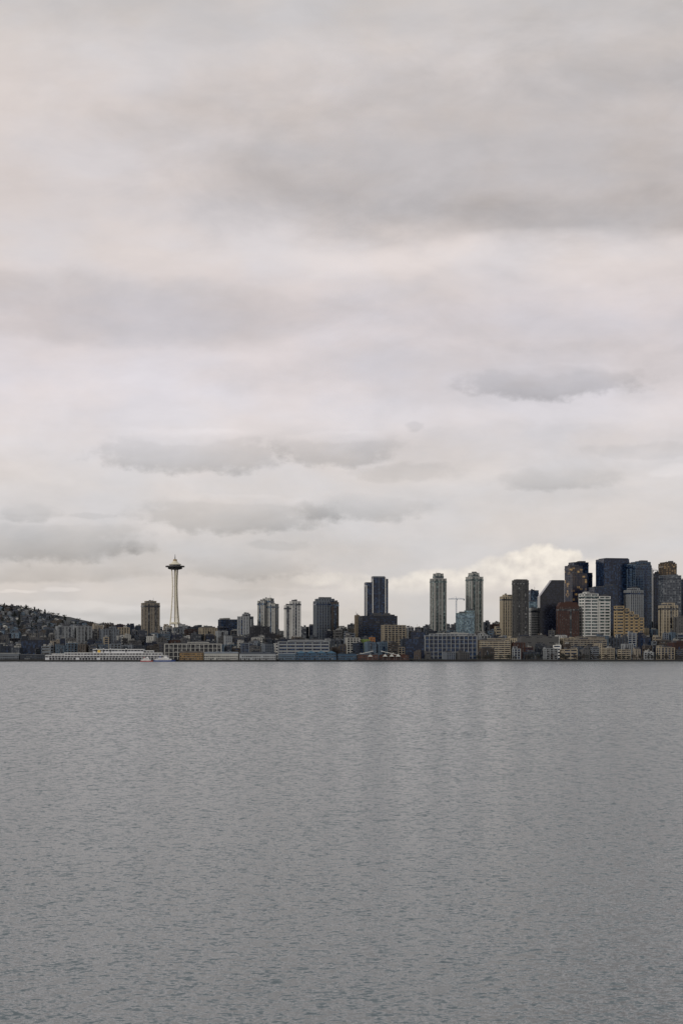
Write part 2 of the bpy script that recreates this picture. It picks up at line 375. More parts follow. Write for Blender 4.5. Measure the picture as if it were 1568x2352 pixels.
# ---------------------------------------------------------------- observation tower
def needle():
    d=4500; cx=X(402,d); zb=58
    e=empty('observation_tower',(cx,d,zb),0,'tall cream tripod tower with saucer top and spire','tower')
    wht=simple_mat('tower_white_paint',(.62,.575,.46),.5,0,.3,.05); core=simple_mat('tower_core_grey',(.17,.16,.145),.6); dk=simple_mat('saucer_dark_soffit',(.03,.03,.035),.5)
    zz=lambda py:Z(py,d)-zb
    s=zz(1301)
    prof=[(0,15.5),(25,12.8),(50,10.2),(75,8.2),(98,6.8),(118,6.2),(134,6.6),(146,7.3),(s-7,8.2)]
    for k in range(3):
        a=math.radians(-72+120*k); m=MB()
        for i in range(len(prof)-1):
            for sd in (-1,1):
                z0,r0=prof[i]; z1,r1=prof[i+1]
                o0=sd*max(1.0,2.0-.012*z0); o1=sd*max(1.0,2.0-.012*z1)
                p0=(r0*math.cos(a)-o0*math.sin(a),r0*math.sin(a)+o0*math.cos(a),z0)
                p1=(r1*math.cos(a)-o1*math.sin(a),r1*math.sin(a)+o1*math.cos(a),z1+.05)
                m.beam(p0,p1,2.1-.002*z0)
        for z in (20,45,70,95,120,140):
            r=float(np.interp(z,[p[0] for p in prof],[p[1] for p in prof]))
            m.beam((r*math.cos(a)+2*math.sin(a),r*math.sin(a)-2*math.cos(a),z),(r*math.cos(a)-2*math.sin(a),r*math.sin(a)+2*math.cos(a),z),.8)
            m.beam((0,0,z+.4),(r*math.cos(a),r*math.sin(a),z+.4),.8)
        obj('leg',m.mesh('leg',[wht]),e)
    m=MB(); m.lathe([(2.2,0),(2.2,s-6)],20); obj('shaft',m.mesh('shaft',[core]),e)
    m=MB(); m.lathe([(9,28),(12.5,29.5),(12.5,32.5),(9,33.5)],40); obj('platform',m.mesh('platform',[wht]),e)
    m=MB(); m.lathe([(9.5,s-8),(13.5,s-7.2),(16.8,s-6.2),(17.6,s-5.4),(17.6,s-4.8)],48); obj('saucer_underside',m.mesh('saucer_underside',[dk]),e)
    m=MB(); m.lathe([(17.0,s-4.9),(17.6,s-1.6)],48); obj('window',m.mesh('window',[GM['dark']]),e)
    m=MB(); m.lathe([(17.7,s-2.4),(22.8,s-1.9),(23.2,s-.1),(22.8,s+1.3),(17,s+1.5),(14.5,s+1.7)],64)
    obj('halo_ring',m.mesh('halo_ring',[simple_mat('halo_grey',(.05,.048,.048),.5)]),e)
    m=MB(); m.lathe([(13.4,s+1.6),(13.8,s+4.2)],48); obj('observation_deck',m.mesh('observation_deck',[GM['grey']]),e)
    m=MB(); m.lathe([(15.2,s+4.1),(15.2,s+4.9),(12.0,s+6.6),(8,s+9.0),(5.8,s+11.6),(5.4,s+13)],48); obj('roof',m.mesh('roof',[wht]),e)
    m=MB(); m.lathe([(4.8,s+12.8),(4.8,s+16.5),(2.6,s+17.2)],24); obj('roof_crown',m.mesh('roof_crown',[WM['gold']]),e)
    m=MB(); m.lathe([(1.2,s+17),(.9,s+21),(.6,s+25),(.35,zz(1273))],10); obj('spire',m.mesh('spire',[WM['dgrey']]),e)
needle()
# ---------------------------------------------------------------- tower cranes
def crane(px,ytop,jl,jr,d,col,label,yaw=0):
    cx=X(px,d); zb=elev(cx,d); zt=Z(ytop,d)-zb
    mt=simple_mat('crane_paint',col,.5)
    e=empty('tower_crane',(cx,d,zb),math.radians(yaw),label,'crane')
    m=MB(); w=1.1
    for sx in(-1,1):
        for sy in(-1,1): m.beam((sx*w,sy*w,0),(sx*w,sy*w,zt-3),.5)
    n=int((zt-3)/4)
    for i in range(n):
        m.beam((-w,-w,i*4),(w,-w,i*4+4),.3); m.beam((w,w,i*4),(-w,w,i*4+4),.3)
    obj('mast',m.mesh('mast',[mt]),e)
    def arm(L,nm):
        m=MB(); s=1 if L>0 else -1
        m.beam((0,-.8,zt-2.6),(L,-.8,zt-2.6),.5); m.beam((0,.8,zt-2.6),(L,.8,zt-2.6),.5); m.beam((0,0,zt-.6),(L,0,zt-1.4),.5)
        for i in range(int(abs(L)/3)): m.beam((s*i*3,-.8,zt-2.6),(s*(i*3+1.5),0,zt-.9),.25); m.beam((s*(i*3+1.5),0,zt-.9),(s*(i*3+3),.8,zt-2.6),.25)
        obj(nm,m.mesh(nm,[mt]),e)
    arm((jr-px)/F*d,'jib'); arm((jl-px)/F*d,'counter_jib')
    m=MB(); m.beam((0,0,zt-3),(0,0,zt+3.5),.9,0,.3); m.beam((0,0,zt+3.3),((jr-px)/F*d*.75,0,zt-1),.2); m.beam((0,0,zt+3.3),((jl-px)/F*d*.9,0,zt-1),.2)
    obj('tie_mast',m.mesh('tie_mast',[mt]),e)
    m=MB(); m.box(1.6,-1.2,1.8,1.8,zt-5,zt-2.9); obj('cab',m.mesh('cab',[WM['lblue']]),e)
    m=MB(); m.box((jl-px)/F*d*.9,0,2.6,1.6,zt-5.5,zt-2.9); obj('counterweight',m.mesh('counterweight',[WM['grey']]),e)
crane(1047.5,1374,1067,1029,4360,(.05,.13,.24),'pale blue tower crane above city blocks')
crane(1498,1308,1512,1490,4420,(.2,.2,.2),'grey tower crane behind glass towers',20)
# ---------------------------------------------------------------- waterfront
def shed(name,label,x0,x1,ytop,depth,dd,wm,rm,bays=10,roofh=3,zf=3.2,gables=0,cat='building'):
    c=X((x0+x1)/2,depth); w=(x1-x0)/F*depth; h=Z(ytop,depth)-zf
    e=empty(name,(c,depth,zf),0,label,cat)
    m=MB(); m.box(0,0,w,dd,-.2,h-roofh); obj('wall',m.mesh('wall',[wm]),e)
    g=MB(); fl=max(1,int((h-roofh)/4.2))
    for k in range(fl):
        for i in range(bays):
            if R.random()<.12: continue
            g.box(-w/2+(i+.5)*w/bays,-dd/2,w/bays*R.uniform(.5,.75),.3,k*4.2+(.1 if k==0 and R.random()<.3 else 1.2),k*4.2+3.4)
    obj('window',g.mesh('window',[GM['dark']]),e)
    r=MB()
    if gables:
        gw=w/gables
        for i in range(gables):
            a=-w/2+i*gw; r.prism([(a-.0,h-roofh+.02),(a+gw-.1,h-roofh+.02),(a+gw*.5,h)],-dd/2-.8,dd/2+.8)
    else:
        r.v+=[(-w/2-.6,-dd/2-.8,h-roofh+.02),(w/2+.6,-dd/2-.8,h-roofh+.02),(w/2+.6,dd/2+.8,h-roofh+.02),(-w/2-.6,dd/2+.8,h-roofh+.02),(-w/2+1,0,h),(w/2-1,0,h)]
        r.f+=[(0,1,5,4),(2,3,4,5),(0,4,3),(1,2,5),(3,2,1,0)]; r.m+=[0]*5
        for k in range(int(w/18)):
            r.box(-w/2+R.uniform(.05,.95)*w,-dd*.2,R.uniform(1.5,5),3,h-roofh*.6,h+R.uniform(.3,2.0))
    obj('roof',r.mesh('roof',[rm]),e)
    return e,w,h
pierm=simple_mat('pier_timber',(.016,.016,.017),.85)
def pier(x0,x1,dn,df,label):
    dm=(dn+df)/2; c=X((x0+x1)/2,dn); w=(x1-x0)/F*dn
    e=empty('pier',(c,dm,0),0,label,'pier','piers along the shore')
    m=MB(); m.box(0,0,w,df-dn,2.0,3.1); m.box(0,-(df-dn)/2,w+.3,.5,1.0,2.8); obj('deck',m.mesh('deck',[pierm]),e)
    p=MB(); n=int(w/3.2)
    for i in range(n+1):
        for y in (-(df-dn)/2+.6,-(df-dn)/2+6,-(df-dn)/2+14):
            p.beam((-w/2+.5+(w-1)*i/n,y,-3),(-w/2+.5+(w-1)*i/n,y,2.05),.8)
    obj('pilings',p.mesh('pilings',[pierm]),e,kind='stuff')
pier(105,402,3545,3600,'long dark timber pier carrying a white terminal')
pier(410,636,3550,3600,'dark timber pier carrying waterfront sheds')
pier(640,800,3552,3600,'dark timber pier with blue market sheds')
pier(805,940,3548,3600,'dark timber pier with red roofed sheds')
pier(948,1092,3570,3600,'low dark concrete pier below office block')
def terminal():
    d=3575; c=X(246,d)
    e=empty('terminal_building',(c,d,3.1),0,'long white stepped cruise terminal on a pier','building')
    r=lambda px:X(px,d)-c; z=lambda py:Z(py,d)-3.1
    W,G,RF=MB(),MB(),MB()
    for a,b,t,yy,dd in ((107,385,1506,0,36),(150,372,1500,4,30),(214,330,1492,8,24),(120,215,1502.5,3.2,20),(330,352,1495,9,20)):
        W.box((r(a)+r(b))/2,yy,r(b)-r(a),dd,0,z(t))
        RF.box((r(a)+r(b))/2,yy,r(b)-r(a)+1,dd+1,z(t)+.01,z(t)+.7)
        n=int((r(b)-r(a))/6)
        for i in range(n):
            G.box(r(a)+(i+.5)*(r(b)-r(a))/n,yy-dd/2,5.3,.24,z(t)-3.6,z(t)-1.0)
    n=40
    for i in range(n):
        if R.random()<.85: G.box(r(109)+(i+.5)*(r(383)-r(109))/n,-18,4.6,.26,.4,4.2)
    for px in (222,238,254,290): W.box(r(px),-2.5,2.0,3,0,z(1489.5))
    obj('wall',W.mesh('wall',[simple_mat('terminal_white',(.52,.53,.56),.6)]),e)
    obj('window',G.mesh('window',[GM['dark']]),e); obj('roof',RF.mesh('roof',[WM['white']]),e)
    s=MB(); s.lathe([(2.9,0),(2.9,.5)],20); o=obj('sign',s.mesh('sign',[simple_mat('sign_yellow',(.65,.42,.06),.5)]),e,(r(228),-4.6,z(1496.5))); o.rotation_euler=(math.radians(90),0,0)
terminal()
shed('warehouse','ochre timber shed with gabled roof on pier',414,467,1496,3572,30,WM['ochre'],WM['brown'],12,3)
shed('warehouse','pale grey pier shed with small windows',470,548,1497.5,3575,34,WM['offwhite'],WM['grey'],17,3)
shed('warehouse','grey pier shed with loading doors',551,634,1498.5,3573,34,WM['lgrey'],WM['dgrey'],17,3)
shed('warehouse','blue pier shed with row of gabled roofs',680,772,1495,3574,30,WM['blue'],simple_mat('blue_metal_roof',(.06,.14,.22),.5),16,4.5,gables=4)
shed('warehouse','grey blue low pier shed',640,679,1500,3574,28,WM['lblue'],WM['grey'],10,2)
shed('warehouse','low dark pier shed with blue trim',774,818,1499,3576,28,WM['blue'],WM['dgrey'],10,2.5,gables=2)
shed('warehouse','low red pier shed with gabled roof',822,868,1501,3574,28,WM['red'],WM['dgrey'],12,2.5)
shed('warehouse','long low red shed with dark windows',870,938,1503,3576,26,WM['rust'],WM['rust'],16,2,gables=3)
shed('warehouse','low white waterfront hall with flat roof',0,46,1500,3630,26,WM['grey'],roofl,10,1.5)
shed('warehouse','dark low waterfront hall',48,104,1503,3625,20,WM['dgrey'],roofm,12,1.5)
for i,px in enumerate((850,884,899,914)):
    d=3562; e=empty('canopy',(X(px,d),d,3.1),0,'white pointed tent canopy on slim posts','canopy','tent canopies on the pier')
    m=MB(); m.prismz([(-4.6,-4),(4.6,-4),(4.6,4),(-4.6,4)],6.5,11.5,.06); obj('roof',m.mesh('roof',[WM['offwhite']]),e)
    for a in(-4.3,4.3):
        for b in(-3.7,3.7):
            m=MB(); m.beam((a,b,0),(a,b,6.5),.3); obj('post',m.mesh('post',[metal]),e)
for px,s in ((828,1),(903,-1)):
    d=3568; e=empty('loading_boom',(X(px,d),d,3.1),0,'white slanted loading boom on the pier','crane','loading booms on the pier')
    m=MB(); m.beam((0,0,0),(0,0,14),.9); obj('mast',m.mesh('mast',[WM['white']]),e)
    m=MB(); m.beam((-12*s,0,9),(24*s,0,17),1.1); obj('boom',m.mesh('boom',[WM['white']]),e)
sw=MB(); sw.box(0,3603,9000,5,-4,3.3); sw.box(0,3601.2,9000,1.6,3.28,3.9)
obj('seawall',sw.mesh('seawall',[simple_mat('seawall_concrete',(.022,.022,.023),.9)]),None,kind='structure')
# ---------------------------------------------------------------- boats
def boat(px,d,L,hullc,label,red=False):
    e=empty('passenger_boat',(X(px,d),d,0),math.radians(4),label,'boat')
    hm=simple_mat('hull_paint',hullc,.35); wm=simple_mat('boat_white',(.75,.75,.75),.4)
    m=MB(); Wd=L*.2
    out=[(-L/2,-Wd/2),(L*.25,-Wd/2),(L*.42,-Wd*.3),(L/2,0),(L*.42,Wd*.3),(L*.25,Wd/2),(-L/2,Wd/2)]
    m.v=[(x*.93,y*.75,-.8) for x,y in out]+[(x,y,L*.065+(.5 if x>L*.3 else 0)) for x,y in out]; n=7
    m.f=[tuple(range(n-1,-1,-1)),tuple(range(n,2*n))]+[(i,(i+1)%n,n+(i+1)%n,n+i) for i in range(n)]; m.m=[0]*9
    obj('hull',m.mesh('hull',[hm]),e)
    t=L*.065; m=MB()
    m.prismz([(-L*.44,-Wd*.42),(L*.28,-Wd*.42),(L*.33,0),(L*.28,Wd*.42),(-L*.44,Wd*.42)],t,t+2.6,.98)
    m.prismz([(-L*.30,-Wd*.36),(L*.16,-Wd*.36),(L*.2,0),(L*.16,Wd*.36),(-L*.30,Wd*.36)],t+2.6,t+5.0,.96)
    m.prismz([(-L*.02,-Wd*.25),(L*.1,-Wd*.25),(L*.13,0),(L*.1,Wd*.25),(-L*.02,Wd*.25)],t+5.0,t+7.2,.9)
    obj('cabin',m.mesh('cabin',[wm]),e)
    g=MB()
    for k,(a,b2,yy,z) in enumerate(((-.42,.26,.425,t+1.0),(-.28,.14,.365,t+3.4))):
        nn=int((b2-a)*L/2.2)
        for i in range(nn):
            x=L*a+(i+.5)*L*(b2-a)/nn
            for sg in(-1,1): g.box(x,sg*Wd*yy,1.5,.2,z,z+.9)
    obj('window',g.mesh('window',[GM['dark']]),e)
    m=MB(); m.beam((0,0,t+7),(-.5,0,t+12),.35); m.beam((-.3,-1.5,t+9.5),(-.3,1.5,t+9.5),.25); obj('mast',m.mesh('mast',[metal]),e)
    m=MB(); m.box(-L*.2,0,L*.07,Wd*.3,t+5,t+6.8); obj('funnel',m.mesh('funnel',[simple_mat('funnel_paint',(.35,.03,.03) if red else (.03,.06,.25),.4)]),e)
boat(337,3530,25,(.38,.03,.03),'red hulled passenger boat with white cabin by the pier',True)
boat(378,3525,42,(.04,.07,.22),'white passenger ferry with blue hull by the pier')
# ---------------------------------------------------------------- trees
def leafmat(name,a,b):
    m,nt,bs=mat_new(name); tc=nt.nodes.new('ShaderNodeTexCoord'); nz=nt.nodes.new('ShaderNodeTexNoise'); nz.inputs['Scale'].default_value=.5
    nt.links.new(tc.outputs['Object'],nz.inputs['Vector']); mx=nt.nodes.new('ShaderNodeMix'); mx.data_type='RGBA'
    mr=nt.nodes.new('ShaderNodeMapRange'); mr.inputs['From Min'].default_value=.35; mr.inputs['From Max'].default_value=.65
    nt.links.new(nz.outputs['Fac'],mr.inputs['Value']); nt.links.new(mr.outputs[0],mx.inputs[0]); mx.inputs[6].default_value=(*a,1); mx.inputs[7].default_value=(*b,1)
    nt.links.new(mx.outputs[2],bs.inputs['Base Color']); bs.inputs['Roughness'].default_value=.9; return m
bark=simple_mat('bark',(.05,.04,.03),.95)
LM=[leafmat('evergreen_foliage',(.006,.011,.013),(.018,.029,.028)),leafmat('brown_winter_foliage',(.02,.018,.02),(.05,.042,.038)),leafmat('olive_foliage',(.010,.015,.015),(.028,.035,.03))]
def tree_meshes(kind,H,seed):
    r=random.Random(seed); t=MB(); c=MB()
    t.beam((0,0,-1),(0,0,H*.5),H*.05,0,H*.03); t.beam((0,0,H*.48),(r.uniform(-.5,.5),0,H*.85),H*.03,0,.1)
    cl=[]
    if kind==0:
        for i in range(16):
            z=H*(.15+.85*i/16); rr=H*.22*(1-i/16)+.3
            for k in range(3): a=r.uniform(0,6.28); cl.append((rr*.6*math.cos(a),rr*.6*math.sin(a),z,rr*.55))
    else:
        for i in range(14):
            a=r.uniform(0,6.28); q=H*.3*math.sqrt(r.random()); z=H*r.uniform(.38,.95)
            p=(q*math.cos(a),q*math.sin(a),z); cl.append((*p,H*.12))
            if i<7: t.beam((0,0,H*r.uniform(.25,.45)),p,H*.02,0,.08)
    for x,y,z,s in cl:
        for k in range(16):
            p=Vector((r.gauss(0,s*.6)+x,r.gauss(0,s*.6)+y,r.gauss(0,s*.45)+z))
            u=Vector((r.gauss(0,1),r.gauss(0,1),r.gauss(0,1))).normalized(); v=u.cross(Vector((r.gauss(0,1),r.gauss(0,1),r.gauss(0,1)))).normalized()
            q=r.uniform(.3,.75); b=len(c.v)
            c.v+=[tuple(p+u*q),tuple(p+v*q),tuple(p-u*q),tuple(p-v*q*.8)]; c.f.append((b,b+1,b+2,b+3)); c.m.append(0)
    return t.mesh('trunk',[bark]),c.mesh('crown',[LM[kind]])
TV=[(k,*tree_meshes(k,14 if k else 17,10*k+s)) for k in (0,1,2) for s in (1,2)]
def tree(x,d,sc,kinds=(0,1,2)):
    v=R.choice([t for t in TV if t[0] in kinds])
    lab={0:'dark evergreen tree among city buildings',1:'brown bare winter tree by the buildings',2:'olive green tree among houses'}[v[0]]
    e=empty('tree',(x,d,elev(x,d)-.3),R.uniform(0,6),lab,'tree','trees among the buildings'); e.scale=(sc*R.uniform(.9,1.3),sc*R.uniform(.9,1.3),sc)
    obj('trunk',v[1],e); obj('crown',v[2],e)
for i in range(70):
    d=3609+R.uniform(0,16); tree(X(R.uniform(1096,1590),d),d,R.uniform(.5,.95),(1,2,1))
for i in range(24):
    d=3618+R.uniform(0,25); tree(X(R.uniform(-20,930),d),d,R.uniform(.6,.9),(1,2))
for i in range(40):
    d=R.choice([3765,3865,3990,4165])+R.uniform(-8,8); tree(X(R.uniform(-20,1590),d),d,R.uniform(1.0,1.8))
for i in range(130):
    d=R.uniform(4560,5500); px=R.uniform(-40,330)*(1 if R.random()<.55 else .45)
    tree(X(px,d),d,R.uniform(.7,1.2),(0,0,1,2))
for i in range(50):
    d=R.uniform(5440,5560); px=R.uniform(-30,300)*(1 if R.random()<.5 else .4); tree(X(px,d),d,R.uniform(.8,1.4),(0,1,2))
# ---------------------------------------------------------------- hillside houses
def house_meshes(wc,rc,s):
    r=random.Random(s); w,dp,h=r.uniform(12,20),r.uniform(9,12),r.uniform(6.5,10.5)
    a=MB(); a.box(0,0,w,dp,-5,h)
    a.prism([(-w/2+.05,h-.02),(w/2-.05,h-.02),(0,h+3.0)],-dp/2+.03,dp/2-.03)
    f=MB()
    for sg in(-1,1):
        f.v+=[(0,-dp/2-.6,h+3.5),(sg*(w/2+.7),-dp/2-.6,h-.2),(sg*(w/2+.7),dp/2+.6,h-.2),(0,dp/2+.6,h+3.5)]; b=len(f.v)-4; f.f.append((b,b+1,b+2,b+3)); f.m.append(0)
        f.v+=[(0,-dp/2-.6,h+3.2),(sg*(w/2+.7),-dp/2-.6,h-.5),(sg*(w/2+.7),dp/2+.6,h-.5),(0,dp/2+.6,h+3.2)]; b=len(f.v)-4; f.f.append((b+3,b+2,b+1,b)); f.m.append(0)
        f.f.append((b-4,b-3,b+1,b)); f.m.append(0)
    f.box(w*.2,0,1,1,h,h+4.4)
    g=MB(); n=int(w/3.4)
    for k in range(int(h/3)):
        for i in range(n): g.box(-w/2+(i+.5)*w/n,-dp/2,2.1,.2,k*3+.7,k*3+2.5)
    return a.mesh('wall',[WM[wc]]),f.mesh('roof',[rc]),g.mesh('window',[GM['dark']])
rd=simple_mat('dark_shingle',(.024,.029,.042),.9); rb=simple_mat('brown_shingle',(.038,.037,.042),.9)
hw={'white':'white','offwhite':'cream','grey':'grey','tan':'tan','lblue':'pale blue','brown':'brown','taupe':'taupe','lgrey':'light grey','dgrey':'dark grey','red':'red brick'}
HV=[(wc,house_meshes(wc,R.choice([rd,rd,rb]),i)) for i,wc in enumerate(['offwhite','grey','grey','taupe','lblue','brown','lblue','lgrey','dgrey','lgrey','grey','lblue','brown','dgrey','grey','dgrey','offwhite','dgrey'])]
for i in range(295):
    d=R.uniform(4520,5500); px=R.uniform(-40,325) if R.random()<.55 else R.uniform(-40,150)
    x=X(px,d); wc,ms=R.choice(HV)
    e=empty('house',(x,d,elev(x,d)),math.radians(R.choice([0,20,-25,90,75])),'%s gabled house on the hillside'%hw[wc],'house','houses on the hillside')
    s=R.uniform(.75,1.15); e.scale=(s,s,s)
    for nm,me in zip(('wall','roof','window'),ms): obj(nm,me,e)
# ---------------------------------------------------------------- ground sheet
xs=np.concatenate([np.linspace(-14000,-2600,12),np.linspace(-2500,2500,101),np.linspace(2600,14000,12)])
ds=np.concatenate([np.linspace(3604,4300,16),np.linspace(4340,6600,60),np.linspace(6900,20000,16)])
V=[(float(x),float(d),elev(float(x),float(d))) for d in ds for x in xs]; nx=len(xs)
Fc=[(j*nx+i,j*nx+i+1,(j+1)*nx+i+1,(j+1)*nx+i) for j in range(len(ds)-1) for i in range(nx-1)]
me=bpy.data.meshes.new('ground'); me.from_pydata(V,[],Fc); me.materials.append(leafmat('ground_soil_and_grass',(.009,.012,.016),(.023,.027,.030)))
me.materials[0].node_tree.nodes['Noise Texture'].inputs['Scale'].default_value=.02
for p in me.polygons: p.use_smooth=True
obj('ground',me,None,kind='structure')
# ---------------------------------------------------------------- water
wm,nt,b=mat_new('sea_water')
L=nt.links
tc=nt.nodes.new('ShaderNodeTexCoord')
def noisev(scale,sx,det,rough=.55,rot=0):
    mp=nt.nodes.new('ShaderNodeMapping'); mp.inputs['Scale'].default_value=(scale*sx,scale,1); mp.inputs['Rotation'].default_value=(0,0,math.radians(rot))
    L.new(tc.outputs['Object'],mp.inputs[0])
    n=nt.nodes.new('ShaderNodeTexNoise'); n.inputs['Scale'].default_value=1; n.inputs['Detail'].default_value=det; n.inputs['Roughness'].default_value=rough
    L.new(mp.outputs[0],n.inputs['Vector']); return n
def vmath(op,a,b_=None,sc=None):
    n=nt.nodes.new('ShaderNodeVectorMath'); n.operation=op
    for i,v in enumerate((a,b_)):
        if v is None: continue
        if isinstance(v,(tuple,list)): n.inputs[i].default_value=v
        else: L.new(v,n.inputs[i])
    if sc is not None:
        if isinstance(sc,(int,float)): n.inputs['Scale'].default_value=sc
        else: L.new(sc,n.inputs['Scale'])
    return n.outputs[0]
# the swell is sheltered close to this shore and grows towards open water (distance offshore = world Y)
sepw=nt.nodes.new('ShaderNodeSeparateXYZ'); L.new(tc.outputs['Object'],sepw.inputs[0])
def ramp_y(y0,y1,a0,a1):
    m=nt.nodes.new('ShaderNodeMapRange'); m.interpolation_type='SMOOTHSTEP'
    for k,v in (('From Min',y0),('From Max',y1),('To Min',a0),('To Max',a1)): m.inputs[k].default_value=v
    L.new(sepw.outputs[1],m.inputs['Value']); return m.outputs[0]
tot=None
for scale,sx,det,amp,rot in ((8.0,.8,1,.45,6),(3.2,.75,2,1.05,-9),
        (1.5,1.0,1,ramp_y(60,200,.30,.80),12),(.62,1.5,1,ramp_y(100,340,.10,.80),-5),
        (.25,2.2,1,ramp_y(200,600,.06,.80),8),(.10,3.2,1,ramp_y(380,1100,.03,.70),-3),(.035,4.5,1,ramp_y(800,2200,.01,.55),4)):
    n=noisev(scale,sx,det,.6,rot)
    v=vmath('SCALE',vmath('SUBTRACT',n.outputs['Color'],(.5,.5,.5)),None,amp)
    tot=v if tot is None else vmath('ADD',tot,v)
pm=noisev(.012,.35,3,.6,10); mr=nt.nodes.new('ShaderNodeMapRange'); mr.inputs['From Min'].default_value=.3; mr.inputs['From Max'].default_value=.7; mr.inputs['To Min'].default_value=.85; mr.inputs['To Max'].default_value=1.15
L.new(pm.outputs['Fac'],mr.inputs['Value'])
tot=vmath('SCALE',tot,None,mr.outputs[0])
tot=vmath('MULTIPLY',tot,(.9,1.75,0))
nrm=vmath('NORMALIZE',vmath('ADD',tot,(0,0,1)))
L.new(nrm,b.inputs['Normal'])
b.inputs['Base Color'].default_value=(.082,.103,.118,1); b.inputs['Roughness'].default_value=.20; b.inputs['IOR'].default_value=1.8
b.inputs['Specular Tint'].default_value=(.93,1,.965,1)
w=MB(); w.v=[(-14000,-500,0),(14000,-500,0),(14000,3606,0),(-14000,3606,0)]; w.f=[(0,1,2,3)]; w.m=[0]
obj('water',w.mesh('water',[wm]),None,kind='structure')
# ---------------------------------------------------------------- world
SE=math.radians(28)
world=bpy.data.worlds.new('World'); scene.world=world; world.use_nodes=True
nt=world.node_tree; L=nt.links; nt.nodes.clear()
def nd(t,**k):
    n=nt.nodes.new(t)
    for a,v in k.items(): setattr(n,a,v)
    return n
def M(op,a,b=None,c=None,clamp=False):
    n=nd('ShaderNodeMath',operation=op,use_clamp=clamp)
    for i,v in enumerate((a,b,c)):
        if v is None: continue
        if isinstance(v,(int,float)): n.inputs[i].default_value=v
        else: L.new(v,n.inputs[i])
    return n.outputs[0]
tc=nd('ShaderNodeTexCoord'); sp=nd('ShaderNodeSeparateXYZ'); L.new(tc.outputs['Generated'],sp.inputs[0])
U=M('MULTIPLY',M('ARCTAN2',sp.outputs[0],sp.outputs[1]),F)
Vv=M('MULTIPLY',M('ARCSINE',sp.outputs[2]),F)
cb=nd('ShaderNodeCombineXYZ'); L.new(U,cb.inputs[0]); L.new(Vv,cb.inputs[1])
def wnoise(sx,sy,det,rough=.5,off=0,out='Fac',vec=None,dist=0.0):
    mp=nd('ShaderNodeMapping'); mp.inputs['Scale'].default_value=(sx,sy,1); mp.inputs['Location'].default_value=(off,off*.7,off); L.new(vec or cb.outputs[0],mp.inputs[0])
    n=nd('ShaderNodeTexNoise'); n.inputs['Scale'].default_value=1; n.inputs['Detail'].default_value=det; n.inputs['Roughness'].default_value=rough; n.inputs['Distortion'].default_value=dist
    L.new(mp.outputs[0],n.inputs['Vector']); return n.outputs[out]
nA=wnoise(1/130,1/60,3,.5,3.1,'Color'); sA=nd('ShaderNodeSeparateColor'); L.new(nA,sA.inputs[0])
U1=M('ADD',U,M('MULTIPLY_ADD',sA.outputs[0],120,-60)); V1=M('ADD',Vv,M('MULTIPLY_ADD',sA.outputs[1],40,-20))
nD=wnoise(1/46,1/30,5,.56,71)
nE=wnoise(1/260,1/135,6,.58,91,dist=.3)
nB=wnoise(1/420,1/190,4,.5,9.3,'Color'); sB=nd('ShaderNodeSeparateColor'); L.new(nB,sB.inputs[0])
U2=M('ADD',U,M('MULTIPLY_ADD',sB.outputs[0],400,-200)); V2=M('ADD',Vv,M('MULTIPLY_ADD',sB.outputs[1],200,-100))
eH=M('MULTIPLY_ADD',nD,2.8,-1.5); eS=M('MULTIPLY_ADD',nE,3.0,-1.5)
def uv(px,py):
    t=(px-784)/F; v=(HOR-py)/F
    return math.atan(t)*F, math.atan(v/math.sqrt(1+t*t))*F
def mask(px,py,ru,rv,s,uu,vv,edge,form=0.0):
    u,v=uv(px,py)
    a=M('MULTIPLY_ADD',uu,1/ru,-u/ru); b_=M('MULTIPLY_ADD',vv,1/rv,-v/rv)
    q=M('ADD',M('MULTIPLY_ADD',a,a,edge),M('MULTIPLY',b_,b_))
    mr=nd('ShaderNodeMapRange',interpolation_type='SMOOTHSTEP'); mr.inputs['From Min'].default_value=(1+s)**2; mr.inputs['From Max'].default_value=max(0,1-s)**2
    L.new(q,mr.inputs['Value'])
    if form: return M('MULTIPLY',mr.outputs[0],M('MULTIPLY_ADD',b_,-form,.80))
    return mr.outputs[0]
acc=0.0
soft=[(1290,360,680,170,-.16),(1400,500,420,48,-.10),(760,470,260,50,-.04),(1180,590,400,34,.13),(180,715,460,50,-.11),(560,580,330,50,.04),(950,130,330,110,.04),(120,220,260,220,.05),
 (1100,855,520,50,-.09),(1480,90,300,110,-.05),(560,40,500,60,-.05),(1500,740,350,50,-.07),(250,900,500,90,.03),(1150,1020,420,36,-.08),(700,1150,900,50,-.02),
 (100,1270,260,60,-.07),(520,1300,280,50,-.07),(1300,1110,220,40,-.04)]
for a in soft: acc=M('MULTIPLY_ADD',mask(a[0],a[1],a[2],a[3],.75,U2,V2,eS),a[4],acc)
hard=[(1260,876,194,34,-.19,.30),(440,1038,186,46,-.19,.28),(770,1030,132,34,-.17,.3),(930,1085,120,16,-.10,.4),(1280,1100,125,23,-.13,.35),
 (540,1178,204,38,-.18,.28),(830,1166,140,30,-.16,.3),(90,1238,205,48,-.18,.3),(75,1180,65,22,-.12,.3),(320,1255,45,17,-.12,.3),(560,1300,130,28,-.13,.35),(957,978,24,11,-.10,.4),
 (720,1335,150,14,-.07,.4),(130,1353,42,5,.13,.5),(20,1357,30,4,.13,.5),(190,1395,160,10,.10,.6),(1500,1030,120,16,-.07,.4),
 (100,1315,220,18,-.10,.4),(1550,1080,60,16,.07,.4),(640,1250,60,12,-.08,.35),(230,1185,40,7,-.08,.35),(480,1410,260,12,-.07,.45),(560,1362,120,10,-.06,.4),
 (430,1000,110,14,.08,.5),(1290,848,120,10,.04,.5),(560,1148,130,10,.06,.5),(770,1003,80,10,.07,.5),(90,1200,120,9,.05,.5)]
